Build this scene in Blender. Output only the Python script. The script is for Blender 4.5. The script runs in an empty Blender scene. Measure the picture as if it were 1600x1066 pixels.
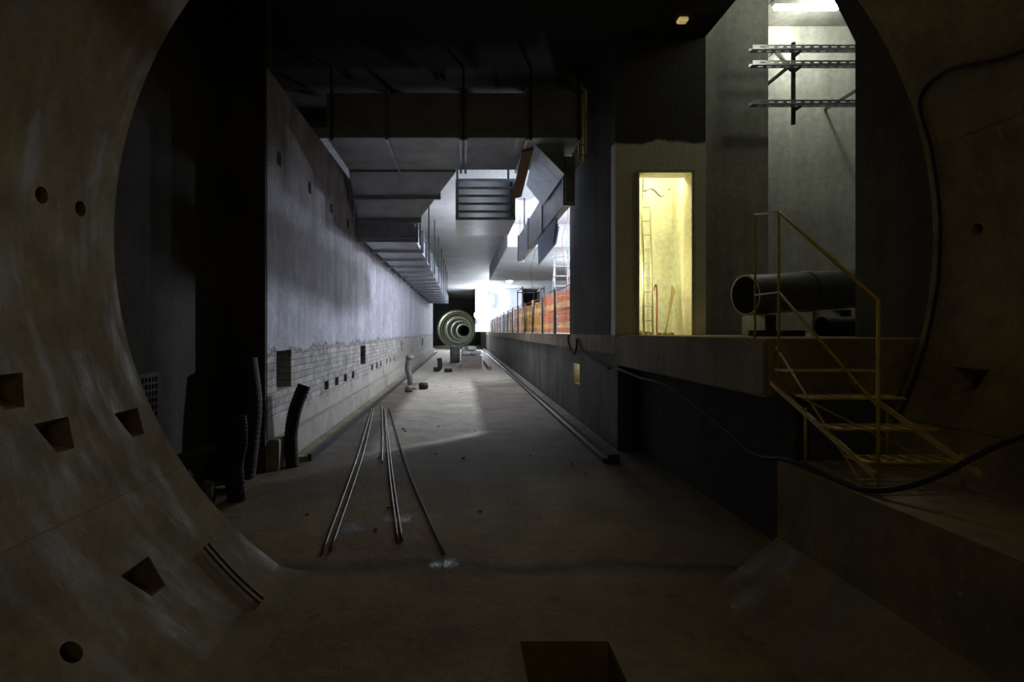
import bpy, bmesh, math, random
from mathutils import Vector, Matrix
random.seed(7)
scene = bpy.context.scene
COL = scene.collection
scene.view_settings.view_transform = 'Standard'
scene.view_settings.look = 'None'

# ---------------------------------------------------------------- materials
def new_mat(name):
    m = bpy.data.materials.new(name); m.use_nodes = True
    nt = m.node_tree
    return m, nt, nt.nodes['Principled BSDF']

def N(nt, t, **kw):
    n = nt.nodes.new(t)
    for k, v in kw.items(): setattr(n, k, v)
    return n

def pos(nt, scale=(1,1,1)):
    g = N(nt, 'ShaderNodeNewGeometry')
    mp = N(nt, 'ShaderNodeMapping'); mp.inputs['Scale'].default_value = scale
    nt.links.new(g.outputs['Position'], mp.inputs['Vector'])
    return mp.outputs['Vector']

def noise(nt, vec, scale, detail=6, rough=.6):
    n = N(nt, 'ShaderNodeTexNoise'); n.inputs['Scale'].default_value = scale
    n.inputs['Detail'].default_value = detail; n.inputs['Roughness'].default_value = rough
    nt.links.new(vec, n.inputs['Vector']); return n.outputs['Fac']

def ramp(nt, fac, stops):
    r = N(nt, 'ShaderNodeValToRGB'); nt.links.new(fac, r.inputs['Fac'])
    cr = r.color_ramp
    while len(cr.elements) < len(stops): cr.elements.new(.5)
    for e, (p, c) in zip(cr.elements, stops):
        e.position = p; e.color = (c[0], c[1], c[2], 1) if not isinstance(c, (int, float)) else (c, c, c, 1)
    return r.outputs['Color']

def mix(nt, fac, a, b, mode='MIX'):
    m = N(nt, 'ShaderNodeMix'); m.data_type = 'RGBA'; m.blend_type = mode
    for s, v in ((m.inputs[0], fac), (m.inputs[6], a), (m.inputs[7], b)):
        if hasattr(v, 'links') or hasattr(v, 'is_linked'): nt.links.new(v, s)
        elif isinstance(v, (int, float)): s.default_value = v
        else: s.default_value = (v[0], v[1], v[2], 1)
    return m.outputs[2]

def math_n(nt, op, a, b=None, clamp=False):
    m = N(nt, 'ShaderNodeMath'); m.operation = op; m.use_clamp = clamp
    for i, v in enumerate((a, b)):
        if v is None: continue
        if isinstance(v, (int, float)): m.inputs[i].default_value = v
        else: nt.links.new(v, m.inputs[i])
    return m.outputs[0]

def bump(nt, bsdf, h, strength=.4, dist=.02):
    b = N(nt, 'ShaderNodeBump'); b.inputs['Strength'].default_value = strength
    b.inputs['Distance'].default_value = dist
    nt.links.new(h, b.inputs['Height']); nt.links.new(b.outputs[0], bsdf.inputs['Normal'])

def sepxyz(nt):
    g = N(nt, 'ShaderNodeNewGeometry'); sx = N(nt, 'ShaderNodeSeparateXYZ'); nt.links.new(g.outputs['Position'], sx.inputs[0]); return sx

def concrete(name, a, b, scale=1.5, rough=.85, bs=.4, streak=None):
    m, nt, p = new_mat(name)
    v = pos(nt); n1 = noise(nt, v, scale); n2 = noise(nt, v, scale*14, 8, .7)
    c = mix(nt, ramp(nt, n1, [(.32, 0), (.68, 1)]), a, b)
    c = mix(nt, .55, c, ramp(nt, n2, [(.3, .35), (.7, 1)]), 'MULTIPLY')
    if streak:
        s = noise(nt, pos(nt, (1, 1, .12)), streak, 5)
        c = mix(nt, .6, c, ramp(nt, s, [(.35, .4), (.62, 1)]), 'MULTIPLY')
    nt.links.new(c, p.inputs['Base Color'])
    p.inputs['Roughness'].default_value = rough
    p.inputs['Specular IOR Level'].default_value = .3
    bump(nt, p, n2, bs)
    return m

def plain(name, c, rough=.6, metal=0., var=.35, scale=12):
    m, nt, p = new_mat(name)
    n = noise(nt, pos(nt), scale)
    col = mix(nt, ramp(nt, n, [(.3, 0), (.7, 1)]), [x*(1-var) for x in c], c)
    nt.links.new(col, p.inputs['Base Color'])
    p.inputs['Roughness'].default_value = rough; p.inputs['Metallic'].default_value = metal
    bump(nt, p, n, .15, .005)
    return m

def emis(name, c, s):
    m, nt, p = new_mat(name)
    p.inputs['Base Color'].default_value = (*c, 1)
    p.inputs['Emission Color'].default_value = (*c, 1); p.inputs['Emission Strength'].default_value = s
    return m

M = {}
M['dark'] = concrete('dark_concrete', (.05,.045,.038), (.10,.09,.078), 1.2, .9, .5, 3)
M['void'] = concrete('shade_black_concrete', (.02,.019,.017), (.04,.037,.033), 1.2, .95, .3)  # near-black albedo stands in for shade on the near ceiling
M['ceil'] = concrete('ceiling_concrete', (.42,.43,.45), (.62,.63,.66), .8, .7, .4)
M['endwall'] = concrete('end_wall_concrete', (.14,.14,.15), (.22,.22,.24), .8, .85, .4)
M['plat'] = concrete('platform_concrete', (.27,.22,.14), (.46,.38,.25), 1.6, .85, .7, 3)
M['platside'] = concrete('platform_side_concrete', (.11,.10,.09), (.23,.215,.19), .9, .85, .5, 2)
M['room'] = concrete('painted_room_wall', (.38,.39,.35), (.48,.49,.44), .7, .85, .2, 1.5)
M['yellowroom'] = concrete('cream_room_wall', (.80,.80,.64), (.86,.86,.70), 1, .85, .05)
M['steel'] = plain('galvanised_steel', (.54,.58,.64), .32, .75, .35, 5)
M['steel2'] = plain('dull_duct_sheet', (.42,.45,.49), .45, .4, .4, 3)
M['pipe'] = plain('dusty_steel_pipe', (.13,.13,.12), .5, .3, .3, 6)
M['darksteel'] = plain('dark_steel', (.08,.08,.085), .5, .6)
M['rust'] = plain('rebar_steel', (.22,.17,.13), .45, .6, .5, 30)
M['rustred'] = plain('rusty_rebar_steel', (.13,.065,.04), .7, .3, .5, 30)
M['yellow'] = plain('yellow_paint', (.56,.42,.035), .5, 0, .4, 18)
M['black'] = plain('black_rubber', (.013,.013,.014), .75, 0, .3)
M['hose'] = plain('grey_corrugated_plastic', (.05,.045,.04), .85, 0, .4)
M['hose2'] = plain('pale_grey_pipe', (.22,.22,.21), .6, 0, .4)
M['wood'] = plain('bare_timber', (.36,.23,.12), .75, 0, .4, 8)
M['wood2'] = plain('pale_timber', (.50,.40,.22), .75, 0, .4, 8)
M['alu'] = plain('aluminium', (.75,.75,.72), .35, .6, .2)
M['alu2'] = plain('worn_aluminium', (.50,.50,.42), .5, .3, .2)
M['white'] = plain('white_sacking', (.60,.60,.59), .8, 0, .25)
M['sheet'] = plain('white_glow_reflector', (.50,.53,.58), .95, 0, .2, .8)  # for the added sheet that catches the floodlight glow
M['red'] = plain('red_paint', (.40,.05,.03), .6)
M['blue'] = plain('blue_plastic', (.26,.33,.50), .5)
M['lamp'] = emis('cool_led_face', (.84,.91,1.0), 150)
M['warmlamp'] = emis('warm_lamp_face', (1,.72,.30), .35)

# segment lining
m, nt, p = new_mat('lining_concrete'); M['ring'] = m
v = pos(nt)
n1 = noise(nt, v, 1.1, 6); n2 = noise(nt, v, 26, 8, .7)
n3 = noise(nt, pos(nt, (1, 3, 1)), 1.4, 6, .65); n4 = noise(nt, v, 3.2, 7, .7)
c = mix(nt, ramp(nt, n1, [(.32, 0), (.68, 1)]), (.25,.195,.095), (.39,.325,.18))
c = mix(nt, .55, c, ramp(nt, n3, [(.35, .4), (.62, 1)]), 'MULTIPLY')
c = mix(nt, .6, c, ramp(nt, n4, [(.35, .4), (.6, 1)]), 'MULTIPLY')
c = mix(nt, .4, c, ramp(nt, n2, [(.3, .35), (.7, 1)]), 'MULTIPLY')
speck = noise(nt, pos(nt, (1, 2.5, 1)), 7, 5, .7)
c = mix(nt, ramp(nt, speck, [(.64, 0), (.72, .5)]), c, (.52,.47,.36))
nt.links.new(c, p.inputs['Base Color']); p.inputs['Specular IOR Level'].default_value = .25
nt.links.new(ramp(nt, n3, [(.36, .5), (.56, .9)]), p.inputs['Roughness'])
bump(nt, p, n2, .3, .006)

# track floor
m, nt, p = new_mat('track_floor_concrete'); M['floor'] = m
sx = sepxyz(nt); v = pos(nt)
n1 = noise(nt, v, .8, 6); n2 = noise(nt, v, 18, 8, .7); n3 = noise(nt, v, 3, 6); nr = noise(nt, v, 4.5, 3)
wob = math_n(nt, 'MULTIPLY', math_n(nt, 'SUBTRACT', n1, .5), 5)
yw = math_n(nt, 'ADD', sx.outputs['Y'], wob)
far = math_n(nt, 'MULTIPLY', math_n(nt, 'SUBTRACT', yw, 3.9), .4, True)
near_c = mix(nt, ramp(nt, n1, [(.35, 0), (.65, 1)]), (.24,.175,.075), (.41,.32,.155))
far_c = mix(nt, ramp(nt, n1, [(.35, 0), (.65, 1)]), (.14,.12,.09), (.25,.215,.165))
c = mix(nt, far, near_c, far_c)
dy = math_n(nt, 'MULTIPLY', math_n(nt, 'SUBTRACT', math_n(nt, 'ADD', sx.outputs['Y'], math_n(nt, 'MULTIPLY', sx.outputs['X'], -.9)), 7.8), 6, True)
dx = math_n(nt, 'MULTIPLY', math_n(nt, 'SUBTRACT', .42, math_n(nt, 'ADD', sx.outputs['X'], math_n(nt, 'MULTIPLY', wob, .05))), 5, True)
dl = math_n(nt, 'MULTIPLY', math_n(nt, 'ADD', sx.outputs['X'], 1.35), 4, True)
lit_patch = math_n(nt, 'MULTIPLY', math_n(nt, 'MULTIPLY', dx, dy), dl)
lit_patch = math_n(nt, 'MAXIMUM', lit_patch, math_n(nt, 'MULTIPLY', math_n(nt, 'SUBTRACT', yw, 16), .4, True))
c = mix(nt, lit_patch, c, (.64,.585,.49))  # pool of light painted into the floor colour as a paler area
c = mix(nt, .55, c, ramp(nt, n3, [(.35, .45), (.65, 1)]), 'MULTIPLY')
c = mix(nt, .45, c, ramp(nt, n2, [(.3, .4), (.7, 1)]), 'MULTIPLY')
damp = math_n(nt, 'SUBTRACT', 1, math_n(nt, 'MULTIPLY', math_n(nt, 'ABSOLUTE', math_n(nt, 'SUBTRACT', math_n(nt, 'ADD', sx.outputs['Y'], math_n(nt, 'MULTIPLY', wob, .12)), 3.58)), 8), True)
c = mix(nt, math_n(nt, 'MULTIPLY', damp, .7), c, (.05,.04,.03))
stain = math_n(nt, 'MULTIPLY', ramp(nt, nr, [(.62, 0), (.70, .8)]), math_n(nt, 'SUBTRACT', 1, math_n(nt, 'MULTIPLY', math_n(nt, 'SUBTRACT', sx.outputs['Y'], 4.5), 1, True)))
stain = math_n(nt, 'MULTIPLY', stain, math_n(nt, 'MULTIPLY', math_n(nt, 'ADD', sx.outputs['Z'], .02), 60, True))
c = mix(nt, stain, c, (.20,.07,.035))
pud = None
for (px, py, r) in ((-.09, 3.62, .10), (-.50, 4.5, .16), (-.9, 4.3, .10)):
    vm = N(nt, 'ShaderNodeVectorMath'); vm.operation = 'DISTANCE'; nt.links.new(v, vm.inputs[0]); vm.inputs[1].default_value = (px, py, 0)
    d = math_n(nt, 'ADD', vm.outputs['Value'], math_n(nt, 'MULTIPLY', math_n(nt, 'SUBTRACT', n3, .5), .5))
    k = math_n(nt, 'MULTIPLY', math_n(nt, 'SUBTRACT', r, d), 14, True)
    pud = k if pud is None else math_n(nt, 'MAXIMUM', pud, k)
c = mix(nt, pud, c, (.05,.045,.04))
nt.links.new(c, p.inputs['Base Color']); p.inputs['Specular IOR Level'].default_value = .25
ro = math_n(nt, 'SUBTRACT', .85, math_n(nt, 'MULTIPLY', pud, .55))
nt.links.new(ro, p.inputs['Roughness'])
bump(nt, p, n2, .4)
M['nearfloor'] = m

# left wall
m, nt, p = new_mat('plaster_and_blockwork'); M['leftwall'] = m
sx = sepxyz(nt); v = pos(nt)
ragged = noise(nt, v, 3.5, 8, .7)
zr = math_n(nt, 'ADD', sx.outputs['Z'], math_n(nt, 'MULTIPLY', math_n(nt, 'SUBTRACT', ragged, .5), .5))
up = math_n(nt, 'MULTIPLY', math_n(nt, 'SUBTRACT', zr, 1.32), 60, True)
edge = math_n(nt, 'SUBTRACT', 1, math_n(nt, 'MULTIPLY', math_n(nt, 'ABSOLUTE', math_n(nt, 'SUBTRACT', zr, 1.31)), 22), True)
cmb = N(nt, 'ShaderNodeCombineXYZ'); nt.links.new(sx.outputs['Y'], cmb.inputs[0]); nt.links.new(sx.outputs['Z'], cmb.inputs[1])
br = N(nt, 'ShaderNodeTexBrick'); nt.links.new(cmb.outputs[0], br.inputs['Vector'])
br.inputs['Scale'].default_value = 1; br.inputs['Brick Width'].default_value = .25; br.inputs['Row Height'].default_value = .085
br.inputs['Mortar Size'].default_value = .006; br.inputs['Mortar Smooth'].default_value = .7
br.inputs['Color1'].default_value = (.46,.43,.40,1); br.inputs['Color2'].default_value = (.34,.315,.29,1); br.inputs['Mortar'].default_value = (.18,.165,.15,1)
big = noise(nt, v, .9, 6, .65); mid = noise(nt, v, 3, 8, .75); fine = noise(nt, v, 22, 8, .7); st = noise(nt, pos(nt, (1, 1, .15)), 4, 6)
pl = mix(nt, ramp(nt, big, [(.3, 0), (.7, 1)]), (.42,.41,.47), (.58,.57,.64))
pl = mix(nt, .6, pl, ramp(nt, mid, [(.36, .45), (.62, 1)]), 'MULTIPLY')
pl = mix(nt, .55, pl, ramp(nt, st, [(.35, .5), (.62, 1)]), 'MULTIPLY')
pl = mix(nt, .5, pl, ramp(nt, fine, [(.3, .4), (.7, 1)]), 'MULTIPLY')
brc = mix(nt, .8, br.outputs['Color'], ramp(nt, mid, [(.38, .35), (.6, 1)]), 'MULTIPLY')
low = math_n(nt, 'MULTIPLY', math_n(nt, 'SUBTRACT', zr, .55), 60, True)
conc = mix(nt, ramp(nt, mid, [(.3, 0), (.7, 1)]), (.24,.22,.19), (.40,.37,.33))
c = mix(nt, low, conc, brc); c = mix(nt, up, c, pl)
c = mix(nt, math_n(nt, 'MULTIPLY', edge, .7), c, (.08,.075,.07))
nt.links.new(c, p.inputs['Base Color']); p.inputs['Roughness'].default_value = .85
p.inputs['Specular IOR Level'].default_value = .3
h = math_n(nt, 'ADD', math_n(nt, 'MULTIPLY', up, 1.2), math_n(nt, 'MULTIPLY', math_n(nt, 'ADD', fine, mid), .6))
h = math_n(nt, 'SUBTRACT', h, math_n(nt, 'MULTIPLY', math_n(nt, 'MULTIPLY', br.outputs['Fac'], low), math_n(nt, 'SUBTRACT', 1, up)))
bump(nt, p, h, .6, .02)
# wall with door
m, nt, p = new_mat('door_wall_patch'); M['doorwall'] = m
sx = sepxyz(nt)
v = pos(nt); n1 = noise(nt, v, 2.5, 6); n2 = noise(nt, v, 20, 6)
zr = math_n(nt, 'ADD', sx.outputs['Z'], math_n(nt, 'MULTIPLY', math_n(nt, 'SUBTRACT', n1, .5), .25))
up = math_n(nt, 'MULTIPLY', math_n(nt, 'SUBTRACT', zr, 4.0), 30, True)
lo = mix(nt, ramp(nt, n1, [(.3, 0), (.7, 1)]), (.74,.76,.64), (.88,.88,.76))
c = mix(nt, up, lo, (.06,.057,.053)); c = mix(nt, .4, c, ramp(nt, n2, [(.3, .5), (.7, 1)]), 'MULTIPLY')
nt.links.new(c, p.inputs['Base Color']); p.inputs['Roughness'].default_value = .85; bump(nt, p, n2, .4)

def net_mat(name, c1, c2):
    m, nt, p = new_mat(name)
    sx = sepxyz(nt)
    cmb = N(nt, 'ShaderNodeCombineXYZ'); nt.links.new(sx.outputs['Y'], cmb.inputs[0]); nt.links.new(sx.outputs['Z'], cmb.inputs[1])
    br = N(nt, 'ShaderNodeTexBrick'); nt.links.new(cmb.outputs[0], br.inputs['Vector']); br.offset = 0
    br.inputs['Scale'].default_value = 1; br.inputs['Brick Width'].default_value = .09; br.inputs['Row Height'].default_value = .06
    br.inputs['Mortar Size'].default_value = .013; br.inputs['Mortar Smooth'].default_value = 0
    nz = noise(nt, pos(nt), 2.2, 4)
    band = ramp(nt, math_n(nt, 'FRACT', math_n(nt, 'MULTIPLY', sx.outputs['Z'], 2.3)), [(.72, 0), (.76, 1)])
    col = mix(nt, band, c1, c2)
    col = mix(nt, .7, col, ramp(nt, nz, [(.35, .35), (.65, 1)]), 'MULTIPLY')
    nt.links.new(col, p.inputs['Base Color']); p.inputs['Roughness'].default_value = .8
    t = N(nt, 'ShaderNodeBsdfTranslucent'); nt.links.new(col, t.inputs['Color'])
    ms = N(nt, 'ShaderNodeMixShader'); ms.inputs[0].default_value = .4
    nt.links.new(p.outputs[0], ms.inputs[1]); nt.links.new(t.outputs[0], ms.inputs[2])
    tr = N(nt, 'ShaderNodeBsdfTransparent'); m2 = N(nt, 'ShaderNodeMixShader')
    hole_f = math_n(nt, 'MULTIPLY', math_n(nt, 'SUBTRACT', 1, br.outputs['Fac']), .5)
    nt.links.new(hole_f, m2.inputs[0]); nt.links.new(ms.outputs[0], m2.inputs[1]); nt.links.new(tr.outputs[0], m2.inputs[2])
    nt.links.new(m2.outputs[0], nt.nodes['Material Output'].inputs['Surface'])
    return m
M['netred'] = net_mat('orange_red_net', (.46,.13,.05), (.55,.28,.10))
M['netyel'] = net_mat('amber_net', (.52,.24,.07), (.58,.38,.15))
m, nt, p = new_mat('stacked_brick'); M['brick'] = m
sx = sepxyz(nt)
cmb = N(nt, 'ShaderNodeCombineXYZ'); nt.links.new(math_n(nt, 'ADD', sx.outputs['X'], sx.outputs['Y']), cmb.inputs[0]); nt.links.new(sx.outputs['Z'], cmb.inputs[1])
br = N(nt, 'ShaderNodeTexBrick'); nt.links.new(cmb.outputs[0], br.inputs['Vector'])
br.inputs['Scale'].default_value = 1; br.inputs['Brick Width'].default_value = .22; br.inputs['Row Height'].default_value = .08; br.inputs['Mortar Size'].default_value = .008
br.inputs['Color1'].default_value = (.42,.33,.30,1); br.inputs['Color2'].default_value = (.34,.27,.25,1); br.inputs['Mortar'].default_value = (.08,.07,.07,1)
nt.links.new(br.outputs['Color'], p.inputs['Base Color'])

# ---------------------------------------------------------------- mesh helpers
def finish(name, bm, mat, parent=None, smooth=False, loc=None):
    bmesh.ops.recalc_face_normals(bm, faces=bm.faces)
    me = bpy.data.meshes.new(name)
    vs = [v.co for v in bm.verts]
    lo = Vector([min(v[i] for v in vs) for i in range(3)]); hi = Vector([max(v[i] for v in vs) for i in range(3)])
    o = Vector(((lo.x+hi.x)/2, (lo.y+hi.y)/2, lo.z)) if loc is None else Vector(loc)
    bmesh.ops.translate(bm, verts=bm.verts, vec=-o)
    bm.to_mesh(me); bm.free()
    if smooth:
        for f in me.polygons: f.use_smooth = True
    me.materials.append(mat if not isinstance(mat, str) else M[mat])
    ob = bpy.data.objects.new(name, me); COL.objects.link(ob)
    if parent:
        ob.parent = parent; q = parent; off = Vector((0,0,0))
        while q: off += q.location; q = q.parent
        ob.location = o - off
    else: ob.location = o
    return ob

def tag(ob, label, cat, group=None):
    ob['label'] = label; ob['category'] = cat
    if group: ob['group'] = group
    return ob

def thing(name, loc, label, cat, group=None):
    e = bpy.data.objects.new(name, None); e.empty_display_size = .1; e.location = loc; COL.objects.link(e)
    return tag(e, label, cat, group)

def struct(ob, label='', cat='wall'):
    ob['kind'] = 'structure'; ob['label'] = label; ob['category'] = cat; return ob

def add_box(bm, x0, x1, y0, y1, z0, z1):
    vs = [bm.verts.new((x, y, z)) for x in (x0, x1) for y in (y0, y1) for z in (z0, z1)]
    for f in ((0,1,3,2),(4,6,7,5),(0,4,5,1),(2,3,7,6),(0,2,6,4),(1,5,7,3)): bm.faces.new([vs[i] for i in f])
    return vs

def box(name, x0, x1, y0, y1, z0, z1, mat, parent=None, bev=0, rot=None):
    bm = bmesh.new(); add_box(bm, x0, x1, y0, y1, z0, z1)
    if bev: bmesh.ops.bevel(bm, geom=bm.edges[:], offset=bev, segments=2, affect='EDGES')
    if rot:
        c = Vector(((x0+x1)/2, (y0+y1)/2, (z0+z1)/2))
        bmesh.ops.rotate(bm, verts=bm.verts, cent=c, matrix=Matrix.Rotation(rot[0], 3, rot[1]))
    return finish(name, bm, mat, parent)

def smooth_pts(pts, n=6):
    pts = [Vector(p) for p in pts]
    if len(pts) < 3: return pts
    out = []
    for i in range(len(pts)-1):
        p0 = pts[max(i-1, 0)]; p1 = pts[i]; p2 = pts[i+1]; p3 = pts[min(i+2, len(pts)-1)]
        for j in range(n):
            t = j/n
            out.append(.5*((2*p1)+(p2-p0)*t+(2*p0-5*p1+4*p2-p3)*t*t+(3*p1-p0-3*p2+p3)*t**3))
    out.append(pts[-1]); return out

def add_tube(bm, pts, r, seg=10, cap=True, hollow=0):
    pts = [Vector(p) for p in pts]; rings = []; prev = None
    for i, p in enumerate(pts):
        d = (pts[min(i+1, len(pts)-1)] - pts[max(i-1, 0)]).normalized()
        if prev is None:
            u = d.orthogonal().normalized()
        else:
            u = (prev - d*prev.dot(d)).normalized()
        prev = u; w = d.cross(u); rr = r(i/(len(pts)-1)) if callable(r) else r
        rings.append([bm.verts.new(p+(u*math.cos(a)+w*math.sin(a))*rr) for a in [2*math.pi*k/seg for k in range(seg)]])
    for a, b in zip(rings, rings[1:]):
        for k in range(seg): bm.faces.new((a[k], a[(k+1) % seg], b[(k+1) % seg], b[k]))
    if cap and not hollow: bm.faces.new(rings[0]); bm.faces.new(rings[-1][::-1])
    return rings

def tube(name, pts, r, mat, parent=None, seg=10, sm=0, cap=True):
    bm = bmesh.new()
    add_tube(bm, smooth_pts(pts, sm) if sm else pts, r, seg, cap)
    return finish(name, bm, mat, parent, smooth=seg > 6)

def pipe_hollow(name, a, b, ro, ri, mat, parent=None, seg=32):
    bm = bmesh.new(); o = add_tube(bm, [a, b], ro, seg, False); i = add_tube(bm, [a, b], ri, seg, False)
    for e in (0, 1):
        for k in range(seg): bm.faces.new((o[e][k], o[e][(k+1) % seg], i[e][(k+1) % seg], i[e][k]))
    return finish(name, bm, mat, parent, smooth=False)

def prism(name, poly, axis, a0, a1, mat, parent=None):
    bm = bmesh.new()
    def P(u, v, a): return {'y': (u, a, v), 'x': (a, u, v), 'z': (u, v, a)}[axis]
    A = [bm.verts.new(P(u, v, a0)) for u, v in poly]; B = [bm.verts.new(P(u, v, a1)) for u, v in poly]
    bm.faces.new(A); bm.faces.new(B[::-1])
    for i in range(len(poly)): j = (i+1) % len(poly); bm.faces.new((A[i], A[j], B[j], B[i]))
    return finish(name, bm, mat, parent)

def hull(name, A, B, mat, parent=None):
    bm = bmesh.new(); a = [bm.verts.new(p) for p in A]; b = [bm.verts.new(p) for p in B]
    bm.faces.new(a); bm.faces.new(b[::-1])
    for i in range(len(a)): j = (i+1) % len(a); bm.faces.new((a[i], a[j], b[j], b[i]))
    return finish(name, bm, mat, parent)

def grid_wall(name, axis, t0, t1, u0, u1, v0, v1, holes, mat, parent=None):
    us = sorted({u0, u1, *[h[0] for h in holes], *[h[1] for h in holes]}); vs_ = sorted({v0, v1, *[h[2] for h in holes], *[h[3] for h in holes]})
    us = [u for u in us if u0 <= u <= u1]; vs_ = [v for v in vs_ if v0 <= v <= v1]
    def P(u, v, t): return {'x': (t, u, v), 'y': (u, t, v), 'z': (u, v, t)}[axis]
    bm = bmesh.new(); V = {}
    def vert(i, j, k):
        if (i, j, k) not in V: V[(i, j, k)] = bm.verts.new(P(us[i], vs_[j], (t0, t1)[k]))
        return V[(i, j, k)]
    def solid(i, j):
        if i < 0 or j < 0 or i >= len(us)-1 or j >= len(vs_)-1: return False
        cu = (us[i]+us[i+1])/2; cv = (vs_[j]+vs_[j+1])/2
        return not any(h[0] < cu < h[1] and h[2] < cv < h[3] for h in holes)
    for i in range(len(us)-1):
        for j in range(len(vs_)-1):
            if not solid(i, j): continue
            for k in (0, 1): bm.faces.new([vert(i, j, k), vert(i+1, j, k), vert(i+1, j+1, k), vert(i, j+1, k)])
            for (di, dj, a, b) in ((-1, 0, (i, j), (i, j+1)), (1, 0, (i+1, j), (i+1, j+1)), (0, -1, (i, j), (i+1, j)), (0, 1, (i, j+1), (i+1, j+1))):
                if not solid(i+di, j+dj):
                    bm.faces.new([vert(*a, 0), vert(*b, 0), vert(*b, 1), vert(*a, 1)])
    return finish(name, bm, mat, parent)

# ---------------------------------------------------------------- camera
cam_d = bpy.data.cameras.new('camera'); cam = bpy.data.objects.new('camera', cam_d); COL.objects.link(cam)
cam.location = (0, 0, 1.55); cam.rotation_euler = (math.radians(90), 0, 0)
cam_d.lens = 19.125; cam_d.sensor_width = 36; cam_d.shift_x = .04875; cam_d.shift_y = -.0094
cam_d.clip_start = .05; cam_d.clip_end = 600
scene.camera = cam

# ================================================================ SHELL
RX, RZ, RR = .395, 2.16, 2.635
def ring_solid(y0, y1, ri, ro, seg=160):
    bm = bmesh.new(); L = []
    for y, r in ((y0, ri), (y1, ri), (y1, ro), (y0, ro)):
        L.append([bm.verts.new((RX+r*math.cos(2*math.pi*k/seg), y, RZ+r*math.sin(2*math.pi*k/seg))) for k in range(seg)])
    for a in range(4):
        A, B = L[a], L[(a+1) % 4]
        for k in range(seg): bm.faces.new((A[k], A[(k+1) % seg], B[(k+1) % seg], B[k]))
    return bm
ring = finish('wall_near', ring_solid(-4, 3.5, RR, RR+.3), 'ring')
struct(ring, 'precast concrete segment tunnel lining with bolt pockets')
cut = bmesh.new()
def frame(X, Z):
    n = Vector((X-RX, 0, Z-RZ)).normalized(); t = Vector((-n.z, 0, n.x)); return n, t
def wedge(X, Y, Z, sy=.10, st=.085, d=.17, flip=1):
    n, t = frame(X, Z); c = Vector((RX, Y, RZ)) + n*RR; y = Vector((0, 1, 0))
    A = [c-n*.05+y*a*sy*(1.25 if b*flip < 0 else .55)+t*b*st*1.2 for a, b in ((-1,-1),(1,-1),(1,1),(-1,1))]
    B = [c+n*d+y*a*sy*.7+t*(-flip*st*(.75-.2*b*flip)) for a, b in ((-1,-1),(1,-1),(1,1),(-1,1))]
    a = [cut.verts.new(p) for p in A]; b = [cut.verts.new(p) for p in B]
    cut.faces.new(a); cut.faces.new(b[::-1])
    for i in range(4): j = (i+1) % 4; cut.faces.new((a[i], a[j], b[j], b[i]))
def hole(X, Y, Z, r=.045, d=.15):
    n, t = frame(X, Z); c = Vector((RX, Y, RZ)) + n*RR
    add_tube(cut, [c-n*.06, c+n*d], r, 20)
for a in [(-2.08,2.50,1.26),(-1.99,2.68,1.02),(-1.966,3.25,.988),(-1.515,2.63,.345)]: wedge(*a)
for a in [(-1.49,2.08,.327),(-2.24,2.895,2.275),(-2.24,3.19,2.27)]: hole(*a)
wedge(2.86, 3.1, 1.25, flip=-1)
hole(2.98, 3.2, 2.15, .035)
for th in (131, 214, 12, -26):
    a = math.radians(th); X, Z = RX+RR*math.cos(a), RZ+RR*math.sin(a)
    n, t = frame(X, Z); c = Vector((RX, 0, RZ))+n*RR; y = Vector((0,1,0))
    P = [c-n*.02-t*.003, c-n*.02+t*.003, c+n*.006+t*.003, c+n*.006-t*.003]
    a_ = [cut.verts.new(p+y*-.5) for p in P]; b_ = [cut.verts.new(p+y*3.6) for p in P]
    cut.faces.new(a_); cut.faces.new(b_[::-1])
    for i in range(4): j = (i+1) % 4; cut.faces.new((a_[i], a_[j], b_[j], b_[i]))
co = finish('cutter', cut, 'ring')
bpy.context.view_layer.update()
md = ring.modifiers.new('b', 'BOOLEAN'); md.object = co; md.operation = 'DIFFERENCE'; md.solver = 'EXACT'; md.use_self = True
dg = bpy.context.evaluated_depsgraph_get()
me = bpy.data.meshes.new_from_object(ring.evaluated_get(dg)); ring.modifiers.clear()
if len(me.polygons) > 200: ring.data = me
print('ring polys', len(me.polygons))
bpy.data.objects.remove(co)

# floors
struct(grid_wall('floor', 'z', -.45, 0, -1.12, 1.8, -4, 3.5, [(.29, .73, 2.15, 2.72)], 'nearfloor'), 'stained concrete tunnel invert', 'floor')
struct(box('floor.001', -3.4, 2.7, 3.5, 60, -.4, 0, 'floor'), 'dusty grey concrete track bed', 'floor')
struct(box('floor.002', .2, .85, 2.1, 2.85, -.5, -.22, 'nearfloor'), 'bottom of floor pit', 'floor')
# narrow mortar fillet where the lining meets the invert
z0 = .06; x0 = RX-math.sqrt((RR+.01)**2-(z0-RZ)**2)
fil = [(x0, z0)]
for k in range(1, 7):
    t = k/7; fil.append(((1-t)**2*x0+2*t*(1-t)*(-1.08)+t*t*(-.95), (1-t)**2*z0+2*t*(1-t)*.006+t*t*.001))
fil += [(-.95, .001), (-.95, -.02), (-1.2, -.02)]
struct(prism('trim_1', fil, 'y', -4, 3.5, 'ring'), 'mortar fillet along the invert edge', 'floor')
struct(prism('trim_2', [(1.5,-.01),(1.9,.31),(1.9,.77),(2.62,.77),(2.4,.2),(1.7,-.3)], 'y', -4, 3.28, 'ring'), 'concrete side bench with sloped foot', 'floor')
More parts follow.
